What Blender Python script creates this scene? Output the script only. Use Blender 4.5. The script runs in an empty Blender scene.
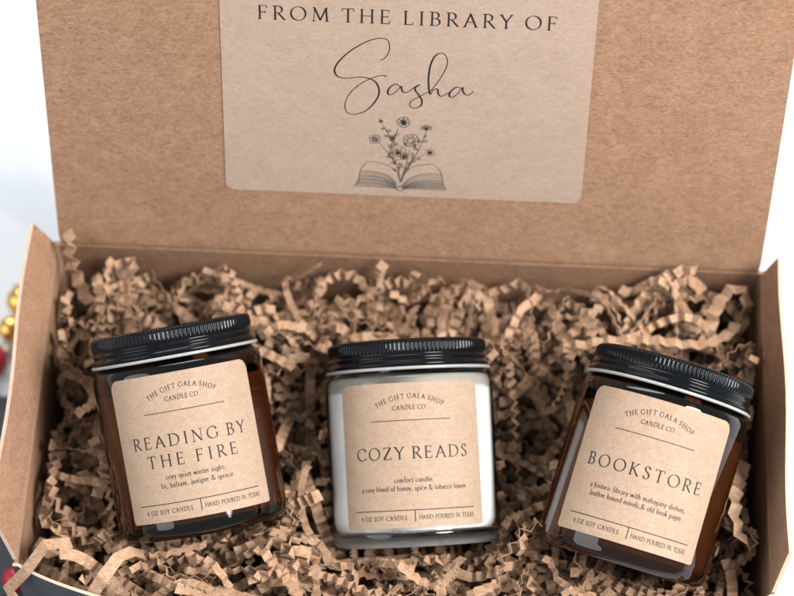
import bpy, math, random
import numpy as np
from mathutils import Vector, Matrix

R = math.radians
rng = random.Random(11)
SC = bpy.context.scene
COL = SC.collection

# ------------------------------------------------------------------ helpers
class MB:
    """collects faces and links them as ONE mesh object"""
    def __init__(s): s.v = []; s.f = []; s.m = []; s.sm = []
    def add(s, vs, fs, mi=0, smooth=False):
        o = len(s.v); s.v += [tuple(p) for p in vs]
        for f in fs:
            s.f.append([o + i for i in f]); s.m.append(mi); s.sm.append(smooth)
    def mesh(s, name, mats):
        me = bpy.data.meshes.new(name); me.from_pydata(s.v, [], s.f)
        for m in mats: me.materials.append(m)
        me.polygons.foreach_set('material_index', s.m); me.polygons.foreach_set('use_smooth', s.sm)
        me.update(); return me
    def build(s, name, mats, parent=None):
        if not isinstance(mats, (list, tuple)): mats = [mats]
        o = bpy.data.objects.new(name, s.mesh(name, mats)); COL.objects.link(o)
        if parent: o.parent = parent
        return o

def empty(name, label, cat, mat=None, group=None):
    o = bpy.data.objects.new(name, None); COL.objects.link(o)
    o.empty_display_size = .02
    if mat is not None: o.matrix_world = mat
    return tag(o, label, cat, group)

def tag(o, label=None, cat=None, group=None, kind=None):
    if label: o['label'] = label
    if cat: o['category'] = cat
    if group: o['group'] = group
    if kind: o['kind'] = kind
    return o

def lathe(mb, prof, n=96, smooth=True, wob=None, mi=0, closed=False):
    """prof: [(r,z)]; r==0 closes to a pole"""
    o = len(mb.v); rings = []
    vs = []; fs = []
    for k, (r, z) in enumerate(prof):
        if r <= 1e-9:
            rings.append([len(vs)]); vs.append((0, 0, z)); continue
        ring = []
        for i in range(n):
            a = 2 * math.pi * i / n
            rr = r + (wob(a, k, i) if wob else 0)
            ring.append(len(vs)); vs.append((rr * math.sin(a), -rr * math.cos(a), z))
        rings.append(ring)
    pairs = list(zip(rings, rings[1:]))
    if closed: pairs.append((rings[-1], rings[0]))
    for A, B in pairs:
        for i in range(n):
            j = (i + 1) % n
            if len(A) == 1 and len(B) == 1: continue
            if len(A) == 1: fs.append((A[0], B[j], B[i]))
            elif len(B) == 1: fs.append((A[i], A[j], B[0]))
            else: fs.append((A[i], A[j], B[j], B[i]))
    mb.add(vs, fs, mi, smooth)

def catmull(pts, per=8):
    P = [np.array(p, float) for p in pts]
    P = [2 * P[0] - P[1]] + P + [2 * P[-1] - P[-2]]
    out = []
    for i in range(1, len(P) - 2):
        a, b, c, d = P[i - 1:i + 3]
        for k in range(per):
            t = k / per
            out.append(.5 * (2 * b + (c - a) * t + (2 * a - 5 * b + 4 * c - d) * t * t + (3 * b - a - 3 * c + d) * t ** 3))
    out.append(P[-2]); return out

# ------------------------------------------------------------------ materials
def newmat(name):
    m = bpy.data.materials.new(name); m.use_nodes = True
    nt = m.node_tree; b = nt.nodes['Principled BSDF']
    return m, nt, b
def N(nt, t, **kw):
    n = nt.nodes.new(t)
    for k, v in kw.items():
        if k in n.inputs: n.inputs[k].default_value = v
        else: setattr(n, k, v)
    return n
def L(nt, a, b): nt.links.new(a, b)
def ramp(nt, fac, stops):
    r = N(nt, 'ShaderNodeValToRGB'); e = r.color_ramp.elements
    while len(e) < len(stops): e.new(.5)
    for q, (p, c) in zip(e, stops): q.position = p; q.color = (*c, 1)
    L(nt, fac, r.inputs[0]); return r.outputs[0]

def kraft(name, dark, mid, light, scale=1., rough=.78, speck=.5, bump=.15, island=0., spec=.25):
    m, nt, b = newmat(name)
    tc = N(nt, 'ShaderNodeTexCoord')
    def fib(sx, sy, sz, rot, det=3.):
        mp = N(nt, 'ShaderNodeMapping'); mp.inputs['Rotation'].default_value = rot
        mp.inputs['Scale'].default_value = (sx * scale, sy * scale, sz * scale)
        L(nt, tc.outputs['Object'], mp.inputs[0])
        nz = N(nt, 'ShaderNodeTexNoise', Scale=1., Detail=det, Roughness=.7, Distortion=1.6)
        L(nt, mp.outputs[0], nz.inputs['Vector']); return nz.outputs[0]
    f1 = fib(380, 800, 800, (.2, .6, .5)); f2 = fib(380, 800, 800, (-.3, 1.5, -.3)); f3 = fib(420, 900, 900, (.3, -.6, .9))
    big = fib(60, 60, 60, (0, 0, 0), 4.)
    def mth(op, a, c):
        q = N(nt, 'ShaderNodeMath', operation=op)
        for i, x in enumerate((a, c)):
            if isinstance(x, (int, float)): q.inputs[i].default_value = x
            else: L(nt, x, q.inputs[i])
        return q.outputs[0]
    s = mth('ADD', mth('ADD', f1, f2), f3)
    s = mth('MULTIPLY', s, .28)
    s = mth('ADD', s, mth('MULTIPLY', big, .17))
    col = ramp(nt, s, [(.38, dark), (.5, mid), (.62, light)])
    if speck:
        v = N(nt, 'ShaderNodeTexVoronoi', Scale=330. * scale); L(nt, tc.outputs['Object'], v.inputs['Vector'])
        sp = ramp(nt, v.outputs['Distance'], [(.05, (1, 1, 1)), (.12, (0, 0, 0))])
        gate = ramp(nt, v.outputs['Color'], [(.80, (0, 0, 0)), (.86, (1, 1, 1))])
        g = mth('MULTIPLY', mth('MULTIPLY', sp, gate), speck)
        mx = N(nt, 'ShaderNodeMix', data_type='RGBA'); L(nt, g, mx.inputs[0]); L(nt, col, mx.inputs[6])
        mx.inputs[7].default_value = (dark[0] * .45, dark[1] * .4, dark[2] * .4, 1); col = mx.outputs[2]
    if island:
        ge = N(nt, 'ShaderNodeNewGeometry')
        hs = N(nt, 'ShaderNodeHueSaturation')
        mr = N(nt, 'ShaderNodeMapRange'); L(nt, ge.outputs['Random Per Island'], mr.inputs[0])
        mr.inputs[3].default_value = 1 - island; mr.inputs[4].default_value = 1 + island * .7
        L(nt, mr.outputs[0], hs.inputs['Value']); L(nt, col, hs.inputs['Color']); col = hs.outputs[0]
    L(nt, col, b.inputs['Base Color'])
    b.inputs['Roughness'].default_value = rough; b.inputs['Specular IOR Level'].default_value = spec
    if bump:
        bp = N(nt, 'ShaderNodeBump', Strength=bump, Distance=.0004); L(nt, s, bp.inputs['Height']); L(nt, bp.outputs[0], b.inputs['Normal'])
    return m

M_board = kraft('kraft_board', (.170, .086, .047), (.285, .161, .096), (.39, .238, .155), 1.05, bump=.25)
M_edge = kraft('kraft_worn_crease', (.45, .31, .22), (.53, .39, .29), (.60, .46, .36), 1., speck=0)
M_strip = kraft('kraft_shred', (.26, .138, .076), (.42, .255, .156), (.58, .40, .272), .8, speck=0, island=.32, bump=.2)
M_label = kraft('kraft_label', (.29, .193, .13), (.365, .255, .178), (.44, .32, .232), 1.3, rough=.62, speck=.35, bump=.08)
M_stick = kraft('pale_sticker', (.30, .212, .158), (.37, .27, .205), (.425, .32, .248), 1.1, rough=.6, speck=.12, bump=.05)

def plain(name, col, rough=.5, metal=0., spec=.5, bump=0, bscale=800):
    m, nt, b = newmat(name)
    tc = N(nt, 'ShaderNodeTexCoord'); nz = N(nt, 'ShaderNodeTexNoise', Scale=float(bscale), Detail=4.)
    L(nt, tc.outputs['Object'], nz.inputs['Vector'])
    c = ramp(nt, nz.outputs[0], [(.3, tuple(x * .9 for x in col)), (.7, tuple(min(1, x * 1.08) for x in col))])
    L(nt, c, b.inputs['Base Color'])
    b.inputs['Roughness'].default_value = rough; b.inputs['Metallic'].default_value = metal
    b.inputs['Specular IOR Level'].default_value = spec
    if bump:
        bp = N(nt, 'ShaderNodeBump', Strength=bump, Distance=.0003); L(nt, nz.outputs[0], bp.inputs['Height']); L(nt, bp.outputs[0], b.inputs['Normal'])
    return m
M_ink = plain('black_ink', (.018, .016, .016), .6, spec=.2)
M_inkgrey = plain('grey_ink', (.13, .115, .11), .7, spec=.2)
M_lid = plain('black_lid_metal', (.004, .0048, .006), .12, spec=.17, bump=.03, bscale=300)
nt = M_lid.node_tree; _tc = N(nt, 'ShaderNodeTexCoord'); _n = N(nt, 'ShaderNodeTexNoise', Scale=110., Detail=6., Roughness=.7); L(nt, _tc.outputs['Object'], _n.inputs['Vector'])
_r = N(nt, 'ShaderNodeMapRange'); L(nt, _n.outputs[0], _r.inputs[0]); _r.inputs[1].default_value = .35; _r.inputs[2].default_value = .7; _r.inputs[3].default_value = .06; _r.inputs[4].default_value = .19
L(nt, _r.outputs[0], nt.nodes['Principled BSDF'].inputs['Roughness'])
M_rim = plain('pale_lid_rim', (.33, .33, .31), .3, spec=.5)
M_wax = plain('soy_wax', (.90, .89, .87), .45, bscale=60)
b = M_wax.node_tree.nodes['Principled BSDF']; b.inputs['Subsurface Weight'].default_value = .3; b.inputs['Subsurface Radius'].default_value = (1., .9, .8); b.inputs['Subsurface Scale'].default_value = .004
M_outer = plain('grey_outer_board', (.085, .09, .105), .7, bscale=500)
M_gold = plain('gold_bauble', (.72, .45, .12), .25, metal=1.)
M_red = plain('red_satin', (.42, .012, .03), .4)
M_cap = plain('bauble_cap', (.6, .5, .3), .35, metal=1.)

def glass(name, col, ior=1.47):
    m, nt, b = newmat(name)
    b.inputs['Base Color'].default_value = (*col, 1); b.inputs['Roughness'].default_value = .0
    b.inputs['IOR'].default_value = ior; b.inputs['Transmission Weight'].default_value = 1.
    tc = N(nt, 'ShaderNodeTexCoord'); nz = N(nt, 'ShaderNodeTexNoise', Scale=70., Detail=2.)
    L(nt, tc.outputs['Object'], nz.inputs['Vector'])
    bp = N(nt, 'ShaderNodeBump', Strength=.03, Distance=.001); L(nt, nz.outputs[0], bp.inputs['Height']); L(nt, bp.outputs[0], b.inputs['Normal'])
    return m
M_clear = glass('clear_glass', (.97, .98, .97)); M_frost = glass('clear_glass_foot', (.95, .96, .95)); M_frost.node_tree.nodes['Principled BSDF'].inputs['Roughness'].default_value = .6
# thin glass wall: mirror-like by Fresnel, otherwise straight through
M_wall = bpy.data.materials.new('clear_glass_wall'); M_wall.use_nodes = True; nt = M_wall.node_tree; nt.nodes.clear()
_o = N(nt, 'ShaderNodeOutputMaterial'); _t = N(nt, 'ShaderNodeBsdfTransparent'); _t.inputs[0].default_value = (.98, .985, .98, 1)
_g = N(nt, 'ShaderNodeBsdfGlossy'); _g.inputs['Roughness'].default_value = .02; _f = N(nt, 'ShaderNodeFresnel', IOR=1.47)
_tc = N(nt, 'ShaderNodeTexCoord'); _n = N(nt, 'ShaderNodeTexNoise', Scale=70., Detail=2.); L(nt, _tc.outputs['Object'], _n.inputs['Vector'])
_b = N(nt, 'ShaderNodeBump', Strength=.05, Distance=.001); L(nt, _n.outputs[0], _b.inputs['Height']); L(nt, _b.outputs[0], _g.inputs['Normal'])
_x = N(nt, 'ShaderNodeMixShader'); L(nt, _f.outputs[0], _x.inputs[0]); L(nt, _t.outputs[0], _x.inputs[1]); L(nt, _g.outputs[0], _x.inputs[2]); L(nt, _x.outputs[0], _o.inputs[0])
M_amber = glass('amber_glass', (.066, .0160, .0034)); M_amber.node_tree.nodes['Principled BSDF'].inputs['Specular IOR Level'].default_value = .22; M_afrost = glass('amber_glass_foot', (.10, .026, .006)); M_afrost.node_tree.nodes['Principled BSDF'].inputs['Roughness'].default_value = .4

# white marble table, faint blue-grey veins
M_table, nt, b = newmat('white_marble_table')
tc = N(nt, 'ShaderNodeTexCoord')
nz = N(nt, 'ShaderNodeTexNoise', Scale=4., Detail=5., Distortion=1.2); L(nt, tc.outputs['Object'], nz.inputs['Vector'])
veins = ramp(nt, nz.outputs[0], [(.40, (.61, .625, .65)), (.47, (.57, .595, .63)), (.50, (.51, .545, .59)), (.53, (.61, .625, .65))])
L(nt, veins, b.inputs['Base Color']); b.inputs['Roughness'].default_value = .35

# ------------------------------------------------------------------ lettering
def arc(cx, cy, rx, ry, a0, a1, n=18):
    return [(cx + rx * math.cos(R(a0 + (a1 - a0) * i / n)), cy + ry * math.sin(R(a0 + (a1 - a0) * i / n))) for i in range(n + 1)]
def spl(*p): return [tuple(q) for q in catmull(p, 6)]
def st(x, y0=0., y1=1.): return [(x, y1), (x, y0)]
def sf(x, y, h=.1): return [(x - h, y), (x + h, y)]
THIN = lambda p: ('w', .42, p)
HEAVY = lambda p: ('w', 1.7, p)
DOT = lambda x, y, r=.08: ('d', r, [(x, y)])
X = .6
G = {
 'A': (.78, [[(.08, 0), (.39, 1)], [(.365, 1), (.70, 0)], [(.2, .36), (.58, .36)], sf(.08, 0), sf(.70, 0)]),
 'B': (.64, [st(.14), [(.14, 1), (.3, 1)] + arc(.3, .765, .2, .235, 90, -90) + [(.14, .53)], [(.14, .53), (.32, .53)] + arc(.32, .265, .24, .265, 90, -90) + [(.14, 0)], sf(.1, 0), sf(.1, 1)]),
 'C': (.80, [arc(.46, .5, .4, .51, 48, 312, 26), [(.73, .95), (.735, .72)], [(.73, .05), (.745, .2)]]),
 'D': (.84, [st(.14), [(.14, 1), (.32, 1)] + arc(.32, .5, .44, .5, 90, -90, 22) + [(.14, 0)], sf(.1, 0), sf(.1, 1)]),
 'E': (.62, [st(.14), [(.06, 1), (.5, 1)], [(.14, .52), (.44, .52)], [(.06, 0), (.54, 0)], THIN([(.5, 1), (.51, .82)]), THIN([(.44, .61), (.44, .43)]), THIN([(.54, 0), (.57, .2)])]),
 'F': (.58, [st(.14), [(.06, 1), (.52, 1)], [(.14, .52), (.44, .52)], THIN([(.52, 1), (.53, .82)]), THIN([(.44, .61), (.44, .43)]), sf(.14, 0)]),
 'G': (.88, [arc(.46, .5, .4, .51, 50, 322, 26), [(.73, .95), (.735, .74)], [(.77, .42), (.77, .12)], sf(.77, .43)]),
 'H': (.84, [st(.14), st(.70), [(.14, .52), (.70, .52)], sf(.14, 0), sf(.14, 1), sf(.70, 0), sf(.70, 1)]),
 'I': (.34, [st(.17), sf(.17, 0), sf(.17, 1)]),
 'K': (.72, [st(.14), [(.14, .45), (.56, 1)], [(.26, .58), (.64, 0)], sf(.14, 0), sf(.14, 1), sf(.56, 1), sf(.64, 0)]),
 'L': (.58, [st(.14), sf(.14, 1), [(.06, 0), (.52, 0)], THIN([(.52, 0), (.55, .22)])]),
 'M': (.98, [THIN([(.12, 0), (.17, 1)]), [(.16, 1), (.48, .06)], [(.48, .06), (.80, 1)], [(.79, 1), (.85, 0)], sf(.12, 0), sf(.85, 0), sf(.13, 1, .06), sf(.83, 1, .06)]),
 'N': (.84, [THIN(st(.14)), [(.12, 1), (.69, 0)], THIN(st(.69)), sf(.14, 0), sf(.1, 1, .06), sf(.69, 1)]),
 'O': (.92, [arc(.46, .5, .4, .51, 0, 360, 36)]),
 'P': (.60, [st(.14), [(.14, 1), (.3, 1)] + arc(.3, .74, .24, .26, 90, -90) + [(.14, .48)], sf(.14, 0), sf(.1, 1)]),
 'R': (.68, [st(.14), [(.14, 1), (.3, 1)] + arc(.3, .745, .22, .255, 90, -90) + [(.14, .49)], [(.3, .49), (.64, 0)], sf(.14, 0), sf(.1, 1), sf(.66, 0, .06)]),
 'S': (.54, [spl((.44, .84), (.36, .98), (.25, 1.01), (.12, .92), (.1, .77), (.2, .6), (.36, .46), (.44, .28), (.4, .09), (.27, -.01), (.14, .03), (.07, .16)), THIN([(.44, .96), (.445, .78)]), THIN([(.07, .22), (.075, .04)])]),
 'T': (.70, [[(.04, 1), (.66, 1)], THIN([(.04, 1), (.03, .8)]), THIN([(.66, 1), (.67, .8)]), st(.35), sf(.35, 0)]),
 'U': (.82, [[(.14, 1), (.14, .3)] + arc(.41, .3, .27, .31, 180, 360)[0:] + [(.68, 1)], sf(.14, 1), sf(.68, 1)]),
 'X': (.70, [[(.1, 1), (.6, 0)], [(.58, 1), (.08, 0)], sf(.1, 1), sf(.58, 1), sf(.08, 0), sf(.6, 0)]),
 'Y': (.70, [[(.06, 1), (.35, .48)], [(.63, 1), (.35, .48)], st(.35, 0, .48), sf(.06, 1), sf(.63, 1), sf(.35, 0)]),
 'Z': (.66, [[(.08, 1), (.58, 1)], HEAVY([(.57, 1), (.07, 0)]), [(.06, 0), (.6, 0)], THIN([(.08, 1), (.07, .82)]), THIN([(.6, 0), (.62, .2)])]),
 '4': (.58, [st(.4), [(.4, 1), (.05, .3)], [(.05, .3), (.54, .3)], sf(.4, 0)]),
 '&': (.80, [spl((.72, .45), (.57, .12), (.34, -.01), (.1, .1), (.1, .32), (.3, .53), (.46, .76), (.36, .98), (.22, .86), (.26, .62), (.5, .22), (.76, 0))]),
 '.': (.24, [DOT(.12, .04)]), ',': (.24, [DOT(.12, .04), [(.14, .04), (.07, -.16)]]), ';': (.26, [DOT(.12, .04), DOT(.12, .5), [(.14, .04), (.07, -.16)]]), ' ': (.14, []),
 'a': (.46, [spl((.1, .46), (.2, X), (.31, .56), (.34, .42), (.34, .08), (.43, .01)), spl((.34, .36), (.17, .28), (.08, .14), (.16, 0), (.34, .12))]),
 'b': (.52, [st(.1, 0, 1.05), arc(.27, .3, .19, .3, 0, 360)]),
 'c': (.45, [arc(.28, .3, .21, .31, 50, 315)]),
 'd': (.54, [st(.43, 0, 1.05), arc(.26, .3, .19, .3, 0, 360), sf(.47, 0, .05)]),
 'e': (.47, [arc(.27, .3, .2, .31, 0, 318), [(.07, .31), (.47, .31)]]),
 'f': (.32, [spl((.38, .98), (.27, 1.05), (.17, .9), (.16, .6), (.16, 0)), [(.03, .58), (.32, .58)], sf(.16, 0)]),
 'g': (.47, [arc(.23, .4, .16, .2, 0, 360), spl((.14, .24), (.1, .1), (.34, .03), (.43, -.12), (.26, -.3), (.06, -.2), (.12, -.02)), [(.36, .55), (.46, .6)]]),
 'h': (.54, [st(.1, 0, 1.05), spl((.1, .42), (.24, X), (.38, .5), (.4, .3), (.4, 0)), sf(.1, 0, .08), sf(.4, 0, .08)]),
 'i': (.26, [st(.13, 0, X), DOT(.13, .86), sf(.13, 0, .08)]),
 'j': (.26, [[(.15, X), (.15, -.15), (.02, -.32)], DOT(.15, .86)]),
 'k': (.50, [st(.1, 0, 1.05), [(.1, .25), (.38, X)], [(.19, .36), (.45, 0)], sf(.1, 0, .08)]),
 'l': (.26, [st(.13, 0, 1.05), sf(.13, 0, .08)]),
 'm': (.82, [st(.1, 0, X), spl((.1, .42), (.24, X), (.36, .5), (.37, .3), (.37, 0)), spl((.37, .42), (.52, X), (.65, .5), (.66, .3), (.66, 0)), sf(.1, 0, .07), sf(.37, 0, .07), sf(.66, 0, .07)]),
 'n': (.54, [st(.1, 0, X), spl((.1, .42), (.24, X), (.38, .5), (.4, .3), (.4, 0)), sf(.1, 0, .08), sf(.4, 0, .08)]),
 'o': (.52, [arc(.26, .3, .2, .31, 0, 360, 24)]),
 'p': (.52, [st(.1, -.35, X), arc(.27, .3, .19, .3, 0, 360), sf(.1, -.35, .08)]),
 'q': (.52, [st(.43, -.35, X), arc(.26, .3, .19, .3, 0, 360), sf(.43, -.35, .08)]),
 'r': (.36, [st(.1, 0, X), spl((.1, .4), (.2, .56), (.33, .57)), sf(.1, 0, .08)]),
 's': (.38, [spl((.3, .5), (.2, X), (.09, .5), (.12, .38), (.25, .26), (.31, .13), (.2, 0), (.06, .08))]),
 't': (.34, [spl((.16, .82), (.16, .4), (.17, .08), (.25, 0), (.33, .06)), [(.03, .58), (.31, .58)]]),
 'u': (.54, [spl((.1, X), (.1, .2), (.2, 0), (.34, .08), (.4, .2)), st(.4, 0, X), sf(.06, X, .05)]),
 'v': (.46, [[(.04, X), (.23, 0)], [(.42, X), (.23, 0)]]),
 'w': (.70, [[(.04, X), (.2, 0)], [(.35, X), (.2, 0)], [(.34, X), (.5, 0)], [(.66, X), (.5, 0)]]),
 'y': (.46, [[(.05, X), (.24, .02)], [(.42, X), (.22, 0), (.08, -.32)]]),
 'z': (.42, [[(.05, .58), (.36, .58)], HEAVY([(.36, .58), (.05, .02)]), [(.05, .02), (.38, .02)]]),
}
def ribbon2d(pts, wfun):
    """quads along a 2D polyline"""
    P = [np.array(p, float) for p in pts]; n = len(P); out = []
    closed = np.linalg.norm(P[0] - P[-1]) < 1e-6
    Ls, Rs = [], []
    for i in range(n):
        a = P[i - 1] if i else (P[-2] if closed else P[0]); c = P[i + 1] if i < n - 1 else (P[1] if closed else P[-1])
        d = c - a; l = np.linalg.norm(d) or 1; d = d / l
        w = wfun(d, i / (n - 1)) / 2; nn = np.array([-d[1], d[0]])
        Ls.append(P[i] + nn * w); Rs.append(P[i] - nn * w)
    for i in range(n - 1): out.append([Rs[i], Rs[i + 1], Ls[i + 1], Ls[i]])
    return out
def sub(pts, mx=.2):
    out = [pts[0]]
    for a, b in zip(pts, pts[1:]):
        k = max(1, int(math.hypot(b[0] - a[0], b[1] - a[1]) / mx))
        out += [(a[0] + (b[0] - a[0]) * i / k, a[1] + (b[1] - a[1]) * i / k) for i in range(1, k + 1)]
    return out
def lettering(text, size, width, thick=.095, thin=.04, xs=1., sp=.14):
    """list of 2D polygons (mm), centred on x=0, baseline y=0, tracked to the given width"""
    adv = [(sp if c == ' ' else G[c][0]) * xs for c in text]
    tr = (width / size - sum(adv)) / max(1, len(text) - 1)
    x = -width / 2; polys = []
    ca, sa = math.cos(R(18)), math.sin(R(18))
    for c, a in zip(text, adv):
        for s in G[c][1]:
            mul = 1.
            if s[0] == 'd':
                r = s[1]; cx, cy = s[2][0]; cx *= xs
                polys.append((x + size * cx, [((x + size * (cx + r * math.cos(k * math.pi / 5))), size * (cy + r * math.sin(k * math.pi / 5))) for k in range(10)])); continue
            if s[0] == 'w': mul, s = s[1], s[2]
            def wf(d, t, m=mul):
                q = abs(d[1] * ca - d[0] * sa) ** 1.8
                return size * (thin + (thick - thin) * q) * (m if q > .3 else 1)
            pts = [(x + size * p[0] * xs, size * p[1]) for p in sub(s)]
            for q in ribbon2d(pts, wf): polys.append((x + size * .4 * a, q))
        x += size * (a + tr)
    return [p for _, p in polys]
def rule(x0, y0, x1, y1, w):
    n = max(1, int(abs(x1 - x0) / 1.5))
    return ribbon2d([(x0 + (x1 - x0) * i / n, y0 + (y1 - y0) * i / n) for i in range(n + 1)], lambda d, t: w)

# ------------------------------------------------------------------ camera + light
cam = bpy.data.cameras.new('camera'); co = bpy.data.objects.new('camera', cam); COL.objects.link(co)
co.location = (.01286, -.39670, .92550); co.rotation_euler = (R(28.1419), R(-.2368), R(2.5859))
cam.sensor_width = 36.; cam.sensor_fit = 'HORIZONTAL'; cam.lens = 108.8
cam.clip_start = .01; cam.clip_end = 30.
cam.dof.use_dof = True; cam.dof.focus_distance = .885; cam.dof.aperture_fstop = 5.8; cam.dof.aperture_blades = 7
SC.camera = co

W = bpy.data.worlds.new('World'); SC.world = W; W.use_nodes = True
bg = W.node_tree.nodes['Background']; bg.inputs[0].default_value = (.95, .975, 1., 1); bg.inputs[1].default_value = .30
def area(name, loc, to, sx, sy, power, col):
    l = bpy.data.lights.new(name, 'AREA'); l.shape = 'ELLIPSE'; l.size = sx; l.size_y = sy; l.energy = power; l.color = col
    o = bpy.data.objects.new(name, l); COL.objects.link(o); o.location = loc
    o.rotation_euler = (Vector(to) - Vector(loc)).to_track_quat('-Z', 'Y').to_euler(); return o
area('window_light', (.86, -.26, 1.12), (0, 0, .08), .75, .6, 24., (1., .99, .98))
area('left_fill_light', (-1.15, -.45, .85), (0, 0, .08), 1.3, 1.0, 6.6, (.96, .98, 1.))  # added fill lamp, lifts the shaded left sides of the wax
area('back_fill_light', (-.22, 1.20, .95), (-.1, .1, .0), 1.2, .9, 13., (.95, .975, 1.))  # added fill lamp, whitens the table where the lid shades it
SC.view_settings.view_transform = 'Standard'; SC.view_settings.look = 'None'; SC.view_settings.gamma = 1.; SC.view_settings.exposure = .68
SC.cycles.blur_glossy = .3; SC.cycles.max_bounces = 12; SC.cycles.transmission_bounces = 8; SC.cycles.diffuse_bounces = 1
SC.cycles.sample_clamp_indirect = 14.

# ------------------------------------------------------------------ table
mb = MB(); mb.add([(-2.5, -2.5, 0), (2.5, -2.5, 0), (2.5, 3.5, 0), (-2.5, 3.5, 0)], [(0, 1, 2, 3)])
tag(mb.build('tabletop', M_table), kind='structure')

# ------------------------------------------------------------------ gift box
BW, BD, BH, T = .28, .1364, .09, .0016
box = empty('gift_box', 'open kraft cardboard gift box with its lid up, holding candles and paper shred', 'box')
def front_y(x):
    t = max(0., BW / 2 - abs(x)); return -BD / 2 - .020 * (1 - math.exp(-t / .035))

def sheet(mb, outer, inner, mo, mi_, me_):
    """closed board from two matching grids (rows x cols) of points"""
    rows, cols = len(outer), len(outer[0])
    vs = [p for r in outer for p in r] + [p for r in inner for p in r]; k = rows * cols
    o = len(mb.v); mb.v += [tuple(p) for p in vs]
    def q(f, m, s=False): mb.f.append([o + i for i in f]); mb.m.append(m); mb.sm.append(s)
    for i in range(rows - 1):
        for j in range(cols - 1):
            a, b_, c, d = i * cols + j, i * cols + j + 1, (i + 1) * cols + j + 1, (i + 1) * cols + j
            q((a, b_, c, d), mo(i) if callable(mo) else mo, True); q((k + d, k + c, k + b_, k + a), mi_(i) if callable(mi_) else mi_, True)
    def e(f): mb.add([vs[i] for i in f], [(0, 1, 2, 3)], me_)     # rim faces keep corners of their own
    for j in range(cols - 1):
        e((j, k + j, k + j + 1, j + 1))
        r = (rows - 1) * cols
        e((r + j + 1, k + r + j + 1, k + r + j, r + j))
    for i in range(rows - 1):
        a, d = i * cols, (i + 1) * cols; e((d, k + d, k + a, a))
        a += cols - 1; d += cols - 1; e((a, k + a, k + d, d))

# bottom
mb = MB(); nx = 40
top = [[(x, y, .0025) for x in np.linspace(-BW / 2 + .0005, BW / 2 - .0005, nx)] for y in (0, 1)]
bot_f = lambda z: [[(x, front_y(x) * .35 + (-BD / 2) * .65 + .0008, z) for x in np.linspace(-BW / 2 + .0005, BW / 2 - .0005, nx)], [(x, BD / 2 - .0005, z) for x in np.linspace(-BW / 2 + .0005, BW / 2 - .0005, nx)]]
sheet(mb, bot_f(.0008), bot_f(.0024), 0, 0, 0); mb.build('bottom_panel', [M_board], box)
# back wall
mb = MB(); xs = np.linspace(-BW / 2 - T - .0004, BW / 2 + T + .0004, 12)
sheet(mb, [[(x, BD / 2 + T, z) for x in xs] for z in (.001, BH * .5, BH - .0012)], [[(x, BD / 2, z) for x in xs] for z in (.001, BH * .5, BH - .0012)], 0, 0, 0)
mb.build('back_wall', [M_board], box)
# front wall: bows outwards towards the rim, grey outside, kraft inside
mb = MB(); xs = [math.copysign((BW / 2 + T + .0004) * (1 - (1 - abs(t)) ** 1.6), t) for t in np.linspace(-1, 1, 61)]
zs = np.linspace(.001, BH, 9)
bow = lambda x, z: -BD / 2 + (front_y(x) + BD / 2) * (.35 + .65 * (z / BH))
wav = lambda x: .0008 * math.sin(x * 60 + 1) + .0005 * math.sin(x * 143)
sheet(mb, [[(x, bow(x, z) - T * .8, z + (wav(x) if z > .08 else 0)) for x in xs] for z in zs], [[(x, bow(x, z), z + (wav(x) if z > .08 else 0)) for x in xs] for z in zs], 0, 1, 2)
mb.build('front_wall', [M_outer, M_board, M_edge], box)
# side walls with splayed flaps
for s, fh, lean in ((-1, .0200, 19), (1, .0170, 13)):
    mb = MB(); ys = np.linspace(-BD / 2 + .0001, BD / 2 - .0001, 14); zs = (.001, .03, .06, BH - .002)
    bul = lambda y, z: s * .0015 * math.cos(y / BD * math.pi) * (z / BH)
    sheet(mb, [[(s * BW / 2 + s * T + bul(y, z), y, z) for y in ys] for z in zs], [[(s * BW / 2 + bul(y, z), y, z) for y in ys] for z in zs], 0, 0, 0)
    wl = mb.build('side_wall', [M_board], box)
    # flap: crease roll then a leaning panel with chamfered ends
    prof = [(0, BH - .0019), (.0002, BH - .0006)]
    for k in range(5):
        a = R(lean) * k / 4; prof.append((.0004 + .0012 * (1 - math.cos(a)), BH + .0012 * math.sin(a)))
    x0, z0 = prof[-1]
    for k in range(1, 8):
        d = fh * k / 7; prof.append((x0 + d * math.sin(R(lean)) + .0006 * (k / 7) ** 2, z0 + d * math.cos(R(lean))))
    A, B = [], []
    for k, (px, pz) in enumerate(prof):
        up = max(0, (k - 6) / 7)
        yb = BD / 2 - .001 - .0012 * up
        yf = -BD / 2 + .001 - .001 * up + (.0105 * up)
        row = np.linspace(yf, yb, 16)
        # outward normal of the sheet, in the xz plane
        q0 = prof[max(0, k - 1)]; q1 = prof[min(len(prof) - 1, k + 1)]
        dx, dz = q1[0] - q0[0], q1[1] - q0[1]; l = math.hypot(dx, dz); nx_, nz_ = dz / l, -dx / l
        wv = lambda y: .0007 * up * math.sin(y * 70 + s)
        A.append([(s * (BW / 2 + px + nx_ * T + wv(y)) , y, pz + nz_ * T) for y in row]); B.append([(s * (BW / 2 + px + wv(y)), y, pz) for y in row])
    mb = MB(); sheet(mb, A, B, 0, lambda i: 1 if 2 <= i <= 4 else 0, 1)
    mb.build('side_flap', [M_board, M_edge], wl)

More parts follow.
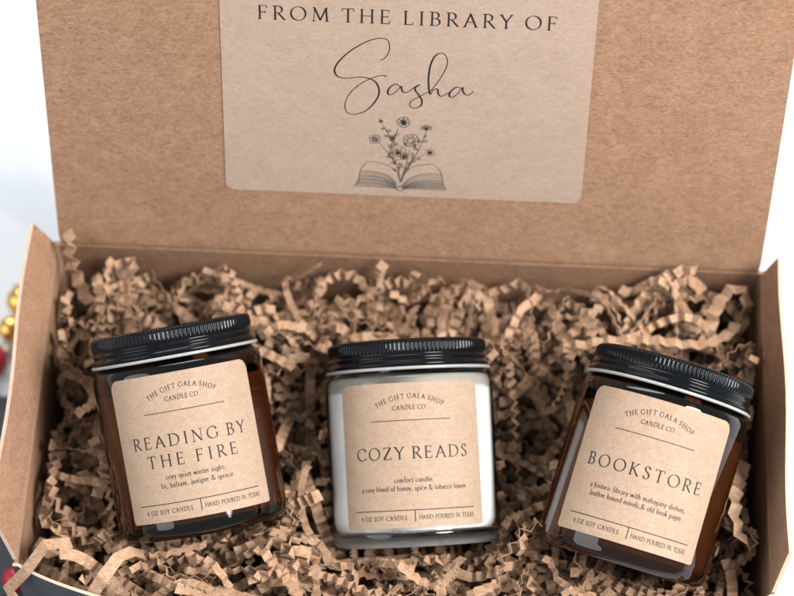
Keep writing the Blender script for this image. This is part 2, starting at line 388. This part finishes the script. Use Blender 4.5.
# lid: hinged at the back rim, leaning back
LA = R(20.06); LO = np.array([0, BD / 2, BH]); LS = np.array([0, math.sin(LA), math.cos(LA)]); LN = np.array([0, -math.cos(LA), math.sin(LA)]); LX = np.array([1., 0, 0])
LIDLEN = .1375
def lidp(x, s, d=0.): return LO + LX * x * .001 + LS * s * .001 + LN * (d * .001 + .0012 * (s / 137.5) * (1 - s / 137.5) * 1.5)
mb = MB(); fr = []; bk = []
ss = [-1.0, -.4, .4, 1.4, 3] + list(np.linspace(6, LIDLEN * 1000, 24))
for s in ss:
    hw = 139.6 - .6 * max(0, 1 - s / 6) ** 2
    roll = -.9 * max(0, 1 - (s + 1) / 3.0) ** 2
    fr.append([lidp(x, s, roll) for x in np.linspace(-hw, hw, 30)]); bk.append([lidp(x, s, roll - 1.6) for x in np.linspace(-hw, hw, 30)])
sheet(mb, bk, fr, 0, 0, 1)
lid = mb.build('lid', [M_board, M_edge], box)
# sticker on the lid
def rrect(x0, y0, x1, y1, r, n=8, rb=None):
    rb = r if rb is None else rb; P = []
    for cx, cy, rr, a0 in ((x1 - rb, y0 + rb, rb, 270), (x1 - r, y1 - r, r, 0), (x0 + r, y1 - r, r, 90), (x0 + rb, y0 + rb, rb, 180)):
        P += [(cx + rr * math.cos(R(a0 + 90 * i / n)), cy + rr * math.sin(R(a0 + 90 * i / n))) for i in range(n + 1)]
    return P
def dense(P, mx):
    out = []
    for a, b_ in zip(P, P[1:] + P[:1]):
        k = max(1, int(math.hypot(b_[0] - a[0], b_[1] - a[1]) / mx))
        out += [(a[0] + (b_[0] - a[0]) * i / k, a[1] + (b_[1] - a[1]) * i / k) for i in range(k)]
    return out
def inside_grid(x0, x1, y0, y1, r, rb, nx_, ny_):
    """grid whose border follows a rounded rectangle: rows in y, x span shrinks at the corners"""
    ys = sorted(set([y0 + rb * (1 - math.cos(R(a))) for a in range(0, 91, 10)] + [y1 - r * (1 - math.cos(R(a))) for a in range(0, 91, 10)] + list(np.linspace(y0 + rb, y1 - r, ny_))))
    rows = []
    for y in ys:
        ins = 0
        if y < y0 + rb: ins = rb - math.sqrt(max(0, rb * rb - (y0 + rb - y) ** 2))
        if y > y1 - r: ins = r - math.sqrt(max(0, r * r - (y - y1 + r) ** 2))
        rows.append([(x, y) for x in np.linspace(x0 + ins, x1 - ins, nx_)])
    return rows
gr = inside_grid(-72, 66.2, 32.1, 133, 3.6, 3.6, 24, 22)
mb = MB(); sheet(mb, [[lidp(x, y, .02) for x, y in r] for r in gr], [[lidp(x, y, .33) for x, y in r] for r in gr], 0, 0, 1)
mb.build('sticker', [M_stick, plain('sticker_edge', (.66, .57, .48), .6)], lid)

mb = MB()
def put_lid(polys, d=.37, mi=0):
    for p in polys: mb.add([lidp(x, y, d) for x, y in p], [list(range(len(p)))], mi)
put_lid([[(x - 3.2, y + 113.6) for x, y in p] for p in lettering('FROM THE LIBRARY OF', 5.9, 110., .125, .05, 1.14)])
S1 = [(-12.72, 96.94), (-10.87, 98.41), (-9.58, 101.23), (-9.48, 104.43), (-10.64, 106.66), (-13.24, 106.98), (-16.58, 105.91), (-20.65, 103.43), (-25.11, 99.55), (-28.46, 95.24), (-29.73, 91.93), (-29.2, 89.63), (-27.31, 88.32), (-24.29, 88.29), (-20.15, 88.96), (-17.13, 88.55), (-14.47, 87.09), (-13.06, 83.88), (-13.24, 80.57), (-15.09, 76.68), (-18.1, 73.19), (-21.9, 71.47), (-24.57, 71.91), (-25.73, 74.24), (-25.37, 78.06), (-23.5, 81.94), (-20.49, 85.38), (-17.12, 87.89), (-13.75, 89.65), (-11.49, 90.13), (-10.21, 89.73)]
S2 = [(-4.99, 85.22), (-6.53, 86.36), (-8.02, 85.73), (-9.36, 84.06), (-9.7, 82.16), (-8.93, 81.26), (-7.43, 81.99), (-5.95, 83.76), (-4.77, 85.51), (-4.59, 84.3), (-3.96, 82.92), (-2.67, 82.7), (-0.81, 84.21), (1.04, 85.99), (2.16, 86.51), (0.82, 85.42), (0.48, 84.08), (1.9, 81.8), (3.09, 79.5), (3.0, 77.12), (1.29, 75.61), (-0.61, 75.7), (-1.41, 77.18), (-0.68, 78.83), (1.55, 80.55), (3.78, 82.18), (5.64, 83.4), (6.6, 84.2), (9.26, 88.74), (11.71, 94.44), (12.18, 98.16), (11.12, 100.87), (9.24, 101.24), (7.42, 99.77), (6.03, 96.01), (5.43, 90.88), (5.57, 85.75), (6.2, 82.3), (7.14, 83.95), (8.24, 84.94), (9.01, 84.51), (9.22, 82.64), (10.46, 81.57), (12.1, 82.59), (13.72, 83.81)]
S3 = [(17.43, 85.68), (16.13, 86.18), (14.81, 85.08), (13.59, 83.33), (13.49, 81.72), (14.79, 81.41), (16.62, 83.2), (18.17, 86.09), (18.38, 84.51), (19.27, 82.95), (20.79, 82.75), (22.46, 84.43)]
for P in (S1, S2, S3):
    put_lid(ribbon2d(catmull(P, 7), lambda d, t: 0.36 + .40 * max(0., -d[1] * .9 + d[0] * .1) ** 1.5))
mb.build('lettering', [M_ink], lid)

# open book with flowers, line drawing
mb = MB()
def pen(pts, w=.28, mi=0, per=6): put_lid(ribbon2d(catmull(pts, per) if len(pts) > 2 else pts, lambda d, t: w * (.6 + .4 * math.sin(math.pi * min(1, max(0, t))) ) ), .37, mi)
topL = [(-17.41, 48.59), (-14.67, 48.87), (-11.36, 48.2), (-8.03, 46.62), (-5.5, 43.93), (-4.14, 39.04)]
edL = [(-17.41, 48.59), (-19.68, 44.25), (-20.52, 38.54), (-22.16, 36.31)]
bL = [(-22.16, 36.31), (-17.28, 36.57), (-11.73, 36.36), (-5.9, 35.96)]
l1 = [(-19.68, 43.9), (-16.26, 44.07), (-11.84, 43.46), (-8.5, 42.01), (-5.56, 38.26)]
l2 = [(-20.1, 41.4), (-15.68, 41.63), (-10.69, 40.83), (-5.66, 37.54)]
topR = [(-4.14, 39.04), (-2.99, 42.65), (-0.86, 45.94), (2.39, 47.86), (6.22, 48.62), (8.97, 48.56)]
edR = [(8.97, 48.56), (11.39, 44.81), (12.58, 38.85), (13.89, 36.07)]
bR = [(-2.57, 35.92), (2.13, 36.38), (8.79, 36.16), (13.89, 36.07)]
r1 = [(-3.71, 37.28), (-0.75, 41.0), (3.06, 43.18), (6.9, 43.87), (11.53, 44.11)]
r2 = [(-2.87, 36.97), (0.95, 39.31), (6.45, 40.45), (12.19, 40.61)]
for P in (topL, edL, bL, l1, l2, topR, edR, bR, r1, r2): pen(P, .26)
def between(A, B, n, w, mi):
    a, b_ = catmull(A, 8), catmull(B, 8)
    for k in range(1, n):
        t = k / n; m_ = 24
        pts = [a[int(i * (len(a) - 1) / m_)] * (1 - t) + b_[int(i * (len(b_) - 1) / m_)] * t + np.array((0, rng.uniform(-.06, .06))) for i in range(m_ + 1)]
        put_lid(ribbon2d(pts, lambda d, q: w), .37, mi)
between(l1, l2, 6, .13, 1); between(l2, bL, 10, .22, 1); between(r1, r2, 7, .13, 1); between(r2, bR, 10, .22, 1)
between(l2, bL, 3, .2, 0); between(r2, bR, 3, .2, 0)
put_lid([[(a * 1.45 - 4.2, b_ * .95 + 36.0) for a, b_ in p] for p in ribbon2d(arc(0, 0, 1, 1, 0, 360, 20), lambda d, t: .3)])
pen([(-5.2, 36.6), (-4.2, 37.2), (-3.1, 36.6)], .5)
for P in ([(-4.14, 39.04), (-5.27, 46.06), (-7.0, 50.18), (-9.25, 53.55), (-12.33, 57.9)], [(-7.7, 58.83), (-9.41, 63.22), (-11.54, 67.22)], [(-7.28, 50.86), (-7.65, 55.72), (-7.7, 58.83)], [(-3.75, 39.06), (-1.97, 46.23), (1.71, 53.42), (4.0, 59.78), (5.23, 64.66)], [(-3.52, 41.2), (-1.94, 44.82), (1.22, 50.95), (4.99, 53.59)], [(-6.84, 56.45), (-6.92, 60.6), (-5.38, 65.48)], [(-4.14, 39.04), (-4.66, 43.27), (-5.05, 48.88)], [(-4.04, 39.76), (-2.52, 46.2), (-0.8, 55.38)]): pen(P, .3)
def petal(cx, cy, ang, r0, r1_, wd, w=.25, mi=0):
    c, s = math.cos(ang), math.sin(ang); P = []
    for u, v in ((r0, 0), (r0 + (r1_ - r0) * .45, wd * .8), (r0 + (r1_ - r0) * .85, wd), (r1_, wd * .25), (r1_ * .97, -wd * .3), (r0 + (r1_ - r0) * .8, -wd), (r0 + (r1_ - r0) * .4, -wd * .75), (r0, 0)):
        P.append((cx + u * c - v * s, cy + u * s + v * c))
    pen(P, w, mi, 4)
    for q in (-.3, .1, .4): pen([(cx + r0 * c, cy + r0 * s), (cx + r1_ * .7 * c - wd * q * s, cy + r1_ * .7 * s + wd * q * c)], .12, 1)
def disc(cx, cy, r, mi=0): put_lid([[(cx + r * math.cos(k * math.pi / 6), cy + r * math.sin(k * math.pi / 6)) for k in range(12)]], .38, mi)
def flower(cx, cy, r, n, core, ph, mi_core=0, w=.2, wd=.36):
    for k in range(n): petal(cx, cy, ph + 2 * math.pi * k / n, core, r * (1 if k % 2 else .9), r * wd, w)
    for k in range(26):
        a, q = rng.uniform(0, 6.3), core * rng.uniform(.5, 1.35); disc(cx + q * math.cos(a), cy + q * math.sin(a), .16, mi_core)
flower(-3.5, 68.6, 2.6, 7, .7, .3, 0, .26, .34); disc(-3.3, 68.2, .95); flower(-2.9, 52.2, 1.7, 6, .4, .2); flower(-7.6, 60.9, 1.3, 5, .3, .9)
flower(-14.3, 59.9, 2.3, 8, .5, .1, 1, .2, .3); disc(-13.4, 59.4, .4)
flower(-.4, 59.9, 3.2, 8, 1.15, .2, 0, .22, .34)
flower(-5.4, 53.7, 3.7, 6, 1.1, .5, 0, .22, .42); disc(-5.4, 53.7, .85)
for k in range(14): a = k * .449; pen([(6.9, 54.4), (6.9 + 2.4 * math.cos(a) * rng.uniform(.7, 1.1), 54.4 + 2.4 * math.sin(a) * rng.uniform(.7, 1.1))], .3)
disc(6.9, 54.3, .8)
for k in range(5): petal(5.2, 65.6, R(15 + 37 * k), .3, 2.1, .55)
disc(5.2, 65.4, .5); flower(-12.1, 68.7, .95, 4, .2, .4)
for cx, cy, a, l_ in ((-9.9, 63.6, .6, 1.6), (-9.0, 61.0, 2.5, 1.5), (-10.6, 64.8, 2.8, 1.2), (-6.9, 61.4, .9, 2.), (-7.4, 57.6, .4, 1.8), (3.6, 59.6, .2, 1.8), (3.4, 59.2, 2.3, 1.5), (4.3, 61.6, .8, 1.4), (.6, 52.2, 1.9, 1.7), (1.3, 51.3, 2.9, 1.5), (-.3, 49.6, .2, 1.6), (-6.4, 47.9, 1.5, 1.9), (-6.1, 48.0, 2.6, 1.7), (-4.9, 46.0, .7, 1.8), (-3.2, 50.2, 1.2, 2.2), (1.2, 56.2, 1.8, 2.0), (-7.9, 51.2, 2.7, 1.6), (-2.6, 45.8, .5, 1.5), (-3.4, 47.2, 2.2, 1.6), (-5.6, 44.6, 2.5, 1.4), (-.9, 47.3, 1.6, 1.8), (2.4, 55.6, 2.7, 1.7), (-8.6, 52.6, .9, 1.6), (-6.9, 58.9, 2.4, 1.6), (-2.0, 56.9, 2.0, 1.7), (-8.6, 55.6, 1.5, 1.7), (1.9, 50.6, .5, 1.5)):
    petal(cx, cy, a, .1, l_ * 1.1, l_ * .3, .27)
mb.build('book_drawing', [M_ink, M_inkgrey], lid)

# ------------------------------------------------------------------ candles
JR, JH, LH = .0325, .0665, .0785
RIGHT = Vector((.99897317, .04511694, .0041324)); UP = Vector((-.04173073, .88079599, .47165344))
CAMP = Vector(co.location)
def jar_frame(centre, roll, tip, k):
    """jar axis lies across the line of sight, rolled in the picture plane, tipped by 'tip' towards the viewer"""
    c = CAMP + (Vector(centre) - CAMP) * k; view = (CAMP - c).normalized()
    u = (RIGHT - view * RIGHT.dot(view)).normalized(); v = view.cross(u)
    ax = (v * math.cos(R(roll)) - u * math.sin(R(roll))); ux = (u * math.cos(R(roll)) + v * math.sin(R(roll)))
    ax2 = ax * math.cos(R(tip)) + view * math.sin(R(tip)); w = ux.cross(ax2)      # towards the viewer
    m = Matrix((ux, -w, ax2)).transposed().to_4x4()
    m.translation = c - ax2 * .039
    return m
JARS = [
    ('left', jar_frame((-.0828, -.0050, .078), 10.4, 2.5, .983)),
    ('mid', jar_frame((.0045, -.0078, .078), 3.0, -.7, 1.)),
    ('right', jar_frame((.0950, -.0157, .0845), -16.6, -3.0, .984)),
]
# meshes shared by the three jars
KN = 118
def knurl(a, k, i):
    ph = (i % 6) / 6
    return KW[k] * (.00042 * (0.5 + .5 * math.cos(2 * math.pi * ph)))
lid_prof = [(.0302, .0664), (.0311, .0664), (.0315, .0668), (.0315, .0676), (.0311, .0682), (.0305, .0688), (.0304, .0694), (.0308, .0700), (.0308, .0708), (.0304, .0713), (.0302, .0718), (.0303, .0722), (.0304, .0727), (.0304, .0738), (.0304, .0752), (.0304, .0764), (.0304, .0772), (.0301, .0780), (.0296, .0785), (.0288, .0787), (.0282, .0783), (.0272, .0781), (.012, .0781), (0, .0781)]
lid_prof = [(q, .0787 + (z - .0787) * .845) for q, z in lid_prof]
KW = [0] * 12 + [.3, 1, 1, 1, .8, .3] + [0] * 6
def lid_mesh():
    mb = MB(); lathe(mb, lid_prof, KN * 6, True, knurl); return mb.mesh('lid', [M_lid])
LIDM = lid_mesh()
def rim_mesh():
    mb = MB(); lathe(mb, [(.0298, .0669), (.0316, .0669), (.0319, .0671), (.0320, .0675), (.0319, .0679), (.0316, .0681), (.0298, .0681)], 128, True, closed=True); return mb.mesh('rim', [M_rim])
RIMM = rim_mesh()
WR = .0301
gp = [(0, .0012), (.022, .0012), (.0275, .0002), (.0300, .0004), (.0315, .0014), (.0323, .003), (.0325, .005), (.0325, .0600), (.0323, .0626), (.0316, .0646), (.0305, .0655), (.0297, .0660), (.0297, .0700),
      (.0282, .0700), (.0282, .0656), (.0291, .0642), (.0298, .0622), (.0300, .0595), (.0300, .0100), (.0292, .0078), (.027, .0066), (.015, .0064), (0, .0064)]
def wall_mesh():
    mb = MB(); lathe(mb, [(.0325, .0062), (.0325, .0600), (.0323, .0626), (.0316, .0646), (.0305, .0655), (.0297, .0660), (.0297, .0700)], 128, True); return mb.mesh('glass_body', [M_wall])
def base_mesh():
    mb = MB(); lathe(mb, [(0, .0012), (.022, .0012), (.0275, .0002), (.0300, .0004)], 128, True, mi=1); lathe(mb, [(.0300, .0004), (.0315, .0014), (.0323, .003), (.0325, .0050), (.0325, .0061), (.031, .0064), (.015, .0064), (0, .0064)], 128, True); return mb.mesh('glass_base', [M_clear, M_frost])
def glass_mesh(m):
    mb = MB(); lathe(mb, gp[:4], 128, True, mi=1); lathe(mb, gp[3:], 128, True); return mb.mesh('glass_body', [m, M_afrost])
def wax_mesh(h, WR):
    mb = MB(); lathe(mb, [(0, .0056), (.015, .0056), (.0285, .0057), (WR - .0008, .0072), (WR, .0100), (WR, min(h - .0012, .0592)), (WR - .0006, h - .0004), (WR - .002, h), (0, h)], 96, True); return mb.mesh('wax', [M_wax])
M_film, nt, b = newmat('neck_reflection_tint'); b.inputs['Base Color'].default_value = (.62, .58, .50, 1); b.inputs['Roughness'].default_value = .5  # half-clear beige layer, paints in the glass reflections of the clear jar's neck
b.inputs['Alpha'].default_value = .5
def film_mesh(h):
    mb = MB(); lathe(mb, [(.0313, h - .0016), (.0315, .0618), (.0311, .0640), (.0302, .0650)], 96, True); return mb.mesh('neck_reflection', [M_film])

LV0, LV1 = 7.6, 62.0; LC = (LV0 + LV1) / 2; LW = 58.0
def jarp(s, v, d): a = s / (JR * 1000); r = JR + d * .001; return (r * math.sin(a), -r * math.cos(a), v * .001)
def label_mesh():
    gr = inside_grid(-LW / 2, LW / 2, LV0, LV1, 3.8, 1.2, 72, 20)
    mb = MB(); sheet(mb, [[jarp(x, y, .03) for x, y in r] for r in gr], [[jarp(x, y, .17) for x, y in r] for r in gr], 0, 0, 1)
    return mb
LABM = label_mesh().mesh('label', [M_label, plain('label_edge', (.72, .58, .46), .6)])

def label_text(main, small):
    mb = MB()
    def put(polys, dx, dy):
        for p in polys: mb.add([jarp(x + dx, LC + y + dy, .215) for x, y in p], [list(range(len(p)))])
    # arched brand line
    RA = 25.
    A = []
    for p in lettering('THE GIFT GALA SHOP', 1.75, 26.5, .15, .08):
        A.append([((RA + y) * math.sin(x / RA), (RA + y) * math.cos(x / RA) - RA) for x, y in p])
    put(A, 0, 21.3)
    put(lettering('CANDLE CO.', 1.65, 13.2, .15, .08), 0, 17.0)
    put(rule(-15.5, 0, 15.5, 0, .28), 0, 13.0)
    for t, size, wd, y in main: put(lettering(t, size, wd, .132, .056, 1.2), 0, y)
    for t, wd, y in small: put(lettering(t, 1.85, wd, .135, .075, 1.05, .3), 0, y)
    put(rule(-24.2, 0, 24.2, 0, .32), 0, -20.6); put(rule(0, -20.7, 0, -24.9, .32), 0, 0)
    put(lettering('4 OZ SOY CANDLE', 1.6, 18.8, .14, .075, 1., .36), -12.3, -24.2)
    put(lettering('HAND POURED IN TEXAS', 1.6, 22.6, .14, .075, .98, .42), 12.6, -24.2)
    return mb
TEXT = {
 'left': ([('READING BY', 4.3, 45., .4), ('THE FIRE', 4.3, 35., -6.9)], [('cozy quiet winter night;', 22.5, -11.6), ('fir, balsam, juniper & spruce', 27.5, -14.8)]),
 'mid': ([('COZY READS', 4.4, 44.5, -1.4)], [('comfort candle;', 14.8, -10.2), ('a cozy blend of honey, spice & tobacco leaves', 41.5, -13.3)]),
 'right': ([('BOOKSTORE', 4.4, 46., -2.0)], [('a historic library with mahogany shelves,', 37.5, -9.9), ('leather bound novels,& old book pages', 36., -13.0)]),
}
LBL = {
 'left': 'amber glass candle jar whose kraft label reads READING BY THE FIRE',
 'mid': 'clear glass jar of white wax whose kraft label reads COZY READS',
 'right': 'amber glass candle jar, tilted to the right, whose label reads BOOKSTORE',
}
def child(name, me, parent):
    o = bpy.data.objects.new(name, me); COL.objects.link(o); o.parent = parent; return o
for key, fr_ in JARS:
    root = empty('candle_jar', LBL[key], 'candle', fr_, 'jar candles with black lids lying in the box')
    if key == 'mid': child('glass_base', base_mesh(), child('glass_body', wall_mesh(), root))
    else: child('glass_body', glass_mesh(M_amber), root)
    h = .0608 if key == 'mid' else .0575
    wx = child('wax', wax_mesh(h, .0314 if key == 'mid' else .0301), root)
    if key == 'mid': child('neck_reflection', film_mesh(h), wx)
    ld = child('lid', LIDM, root); child('rim', RIMM, ld)
    lb = child('label', LABM, root)
    child('lettering', label_text(*TEXT[key]).mesh('lettering', [M_ink]), lb)

# ------------------------------------------------------------------ paper shred
INV = [(k, m.inverted()) for k, m in JARS]
def surf(x, y):
    h = .0715 + .0045 * math.sin(x * 61 + 1.3) * math.cos(y * 83 + .4) + .0035 * math.sin(x * 133 + y * 90)
    t = min(1, max(0, (-.040 - y) / .03)); h += .010 * t
    t = min(1, max(0, (y - .02) / .04)); h += .007 * t; t = min(1, max(0, (y - .050) / .016)); h -= .0015 * t
    return h
def push(P, strict):
    """keep a point out of the jars and inside the walls; None if it would lie in front of a jar"""
    P = Vector(P)
    for _, im in INV:
        q = im @ P; rr = JR + .0018
        if -.005 < q.z < LH + .004 and abs(q.x) < rr:
            low = math.sqrt(rr * rr - q.x * q.x)
            if q.y < low:
                if q.z < .003 and q.y > -rr: q.z = -.0055
                elif q.z > LH - .002: q.z = LH + .0045
                elif q.y < -.008 and strict and q.y < low - .01: return None
                elif abs(q.x) > rr - .006: q.x = math.copysign(rr, q.x)
                else: q.y = low + .002
                P = im.inverted() @ q
    m_ = .0042
    P.x = min(BW / 2 - m_, max(-BW / 2 + m_, P.x))
    P.y = min(BD / 2 - m_, max(bow(P.x, min(P.z, BH)) + m_, P.y))
    P.z = max(.006, P.z)
    return P
def crimp(path, width, pitch, amp, roll, twist, r, flat=1.):
    """accordion-folded ribbon with real thickness along a path; returns verts, faces, centres"""
    P = np.array([tuple(p) for p in path], float)
    seg = np.linalg.norm(np.diff(P, axis=0), axis=1); cum = np.concatenate([[0], np.cumsum(seg)])
    n = max(4, int(cum[-1] / pitch)); s = np.linspace(0, cum[-1], n + 1)
    if n > 4: s[1:-1] += np.array([r.uniform(-.22, .22) * pitch for _ in range(n - 1)])
    C = np.array([[np.interp(q, cum, P[:, k]) for k in range(3)] for q in s])
    vs = []; fs = []; th = .00011
    up = np.array([0, 0, 1.])
    for i in range(n + 1):
        t = C[min(n, i + 1)] - C[max(0, i - 1)]; t /= (np.linalg.norm(t) or 1)
        b_ = np.cross(t, up); l = np.linalg.norm(b_)
        b_ = np.array([1., 0, 0]) if l < .05 else b_ / l
        nn = np.cross(b_, t)
        a = roll + twist * s[i] + r.uniform(-.07, .07)
        b2 = b_ * math.cos(a) + nn * math.sin(a); n2 = nn * math.cos(a) - b_ * math.sin(a)
        sk = r.uniform(-.13, .13); b3 = b2 + t * sk
        o = C[i] + n2 * amp * (1 if i % 2 else -1) * r.uniform(.65, 1.2)
        w = width / 2
        vs += [o - b3 * w + n2 * th, o + b3 * w + n2 * th, o + b3 * w - n2 * th, o - b3 * w - n2 * th]
    for i in range(n):
        k = 4 * i; q = 4 * (i + 1)
        fs += [(k, k + 1, q + 1, q), (k + 1, k + 2, q + 2, q + 1), (k + 2, k + 3, q + 3, q + 2), (k + 3, k, q, q + 3)]
    fs += [(3, 2, 1, 0), (4 * n, 4 * n + 1, 4 * n + 2, 4 * n + 3)]
    return vs, fs, C
def shown(C):
    """how much of a strip lies open to view"""
    sc = 0.
    for p in C:
        hid = False
        for _, im in INV:
            q = im @ Vector(p)
            if abs(q.x) < JR and 0 < q.z < LH: hid = True
        if not hid: sc += max(0., 1 + (p[2] - surf(p[0], p[1])) / .006)
    return sc
def random_strip(r, dz0, dz1, strict):
    for _ in range(12):
        x = r.uniform(-BW / 2 + .004, BW / 2 - .004); y = r.uniform(-BD / 2 - .018, BD / 2 - .004)
        if y < front_y(x) + .004: continue
        ln = r.choice([.022, .03, .038, .048, .065]) * r.uniform(.8, 1.2); ph = r.uniform(0, 6.28)
        kap = r.gauss(0, 15) if r.random() < .75 else r.choice([-1, 1]) * r.uniform(35, 75)
        z0 = r.uniform(dz0, dz1); sl = r.gauss(0, .24); wob_, wph = r.uniform(0, .0075), r.uniform(0, 6.28)
        n = 18; pts = []; h = ph - kap * ln / 2; px, py = x, y
        for i in range(n + 1):
            h += kap * ln / n
            px += math.cos(h) * ln / n; py += math.sin(h) * ln / n
            pts.append([px, py, 0])
        cx = sum(p[0] for p in pts) / len(pts) - x; cy = sum(p[1] for p in pts) / len(pts) - y
        bad = False; out = []
        for i, p in enumerate(pts):
            p[0] -= cx; p[1] -= cy
            t = i / n - .5
            p[2] = surf(p[0], p[1]) + z0 + sl * t * ln + wob_ * math.sin(wph + t * 7)
            q = push(p, strict)
            if q is None: bad = True; break
            out.append(q)
        if bad: continue
        L_ = sum((b_ - a).length for a, b_ in zip(out, out[1:]))
        if L_ < .015: continue
        roll = r.gauss(0, .6) if r.random() < .6 else r.choice([-1, 1]) * r.uniform(1.0, 1.6)
        amp = r.choice([.0004, .0008, .0011, .0012, .0014])
        return crimp(out, r.choice([.0028, .0034, .0038, .0042]) * r.uniform(.93, 1.07), r.uniform(.0019, .0028), amp, roll, r.gauss(0, 14), r)
    return None
rs = random.Random(5)
top = []; deep = []
for _ in range(345):
    q = random_strip(rs, -.014, .007, True)
    if q: top.append(q)
for _ in range(480):
    q = random_strip(rs, -.022, -.009, True)
    if q: deep.append(q)
for _ in range(620):
    q = random_strip(rs, -.062, -.021, True)
    if q: deep.append(q)
top.sort(key=lambda q: -shown(q[2]))
deep += top[285:]; top = top[:285]
GRP = 'crinkled kraft strips lying loose around the candles'
def strip_object(vs, fs, label, group):
    c = np.mean(np.array(vs), axis=0)
    mb = MB(); mb.add([np.array(v) - c for v in vs], fs)
    o = mb.build('paper_strip', M_strip); o.location = c
    return tag(o, label, 'paper strip', group)
for vs, fs, C in top: strip_object(vs, fs, 'short crinkled kraft strip lying in the loose shred inside the box', GRP)
mb = MB()
for vs, fs, C in deep: mb.add(vs, fs)
tag(mb.build('shredded_paper', M_strip), 'deep bed of crinkled kraft paper shred filling the box', 'paper shred', kind='stuff')
HERO = [
    ([(-.1210, -.0585, .088), (-.1252, -.0612, .094), (-.1304, -.0652, .0975), (-.1358, -.0712, .091), (-.1442, -.0741, .078), (-.1397, -.0790, .066)], .0046, .0115, .0007, .1, 0, 'long, nearly flat kraft strip hanging over the front left corner of the box'),
    ([(-.0930, -.0600, .082), (-.0989, -.0639, .093), (-.1026, -.0683, .0975), (-.106, -.0738, .0955), (-.1113, -.0800, .090), (-.1150, -.0836, .080)], .0048, .009, .0007, 0, 6, 'kraft strip draped over the bowed front rim, its end hanging down outside'),
    ([(-.1270, .048, .078), (-.1300, .053, .082), (-.1330, .0574, .088), (-.1340, .062, .096), (-.1335, .0650, .104)], (.0056), .0032, .0017, .75, 3, 'crimped kraft strip standing upright in the corner beside the lid hinge and side flap'),
    ([(.060, .0345, .079), (.067, .0355, .083), (.0845, .0375, .0865), (.1002, .0373, .087), (.1161, .0374, .085), (.1275, .0442, .082), (.131, .05, .08)], .0047, .0031, .0008, .35, 0, 'long crimped kraft strip running just behind the lid of the BOOKSTORE jar'),
    ([(.118, .038, .078), (.1199, .0445, .082), (.1223, .0528, .086), (.1262, .0590, .088), (.1309, .0615, .089), (.1345, .0590, .087), (.1355, .054, .082)], .0055, .0030, .0011, .2, 10, 'kraft strip curled into a hook near the back right corner'),
    ([(.038, -.066, .086), (.0415, -.0573, .088), (.0461, -.0494, .091), (.053, -.0463, .093), (.0616, -.0483, .093), (.0675, -.0565, .092), (.0695, -.0640, .09)], .0055, .0030, .0014, 1.35, 0, 'zigzag kraft strip arched on its edge between the COZY READS and BOOKSTORE jars'),
    ([(.1340, -.004, .066), (.1334, -.009, .072), (.1295, -.0227, .083), (.1280, -.0322, .086), (.1300, -.0423, .085), (.1351, -.0456, .080)], .0056, .0038, .0012, .3, 8, 'wide folded kraft strip at the lower right side of the BOOKSTORE jar'),
]
for pts, w, p, a, ro, tw, lab in HERO:
    vs, fs, C = crimp(catmull(pts, 8), w, p, a, ro, tw, rs); strip_object(vs, fs, lab, 'crinkled kraft strips that stand out of the shred')

# ------------------------------------------------------------------ ornaments on the table
def ball(mb, r, c, mi=0):
    lathe(mb, [(r * math.sin(R(a)), c - r * math.cos(R(a))) for a in range(0, 181, 9)][:1] and [(0, c - r)] + [(r * math.sin(R(a)), c - r * math.cos(R(a))) for a in range(9, 180, 9)] + [(0, c + r)], 40, True, None, mi)
def bauble(name, label, loc, r, mat):
    mb = MB(); ball(mb, r, 0); root = mb.build(name, mat); root.location = (*loc[:2], r + .0006); root.rotation_euler = (R(70), 0, R(loc[2]))
    tag(root, label, 'bauble')
    mb = MB(); lathe(mb, [(0, r * .98), (r * .28, r * .96), (r * .28, r * 1.22), (r * .2, r * 1.26), (0, r * 1.26)], 20); mb.build('cap', M_cap, root)
    return root
bauble('gold_bauble', 'small shiny gold bauble on the table beside the left flap', (-.1712, .0715, 60), .0056, M_gold)
bauble('gold_bauble', 'gold bauble on the table, the one farther back behind the shiny small one', (-.1682, .0850, 200), .0064, M_gold)
bauble('red_bauble', 'bright red bauble on the table just in front of the gold ones', (-.1775, .0550, 120), .0075, M_red)
bauble('red_bauble', 'dark red bauble low beside the front left corner of the box', (-.1555, -.0430, 120), .0052, M_red)

# ------------------------------------------------------------------ added dark sheet standing in for the box shadow at front left
M_shadow_sheet = plain('shadow_sheet_grey', (.065, .07, .08), .9, spec=.1, bump=.4, bscale=900)
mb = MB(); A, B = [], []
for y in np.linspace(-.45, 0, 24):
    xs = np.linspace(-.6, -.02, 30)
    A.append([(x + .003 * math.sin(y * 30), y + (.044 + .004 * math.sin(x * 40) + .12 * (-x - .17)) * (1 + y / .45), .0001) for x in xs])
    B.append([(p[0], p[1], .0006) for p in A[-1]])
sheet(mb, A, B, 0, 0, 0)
tag(mb.build('shadow_sheet', M_shadow_sheet), 'added dark grey sheet standing in for the box shadow on the white table under the front left corner of the box', 'shadow_sheet')
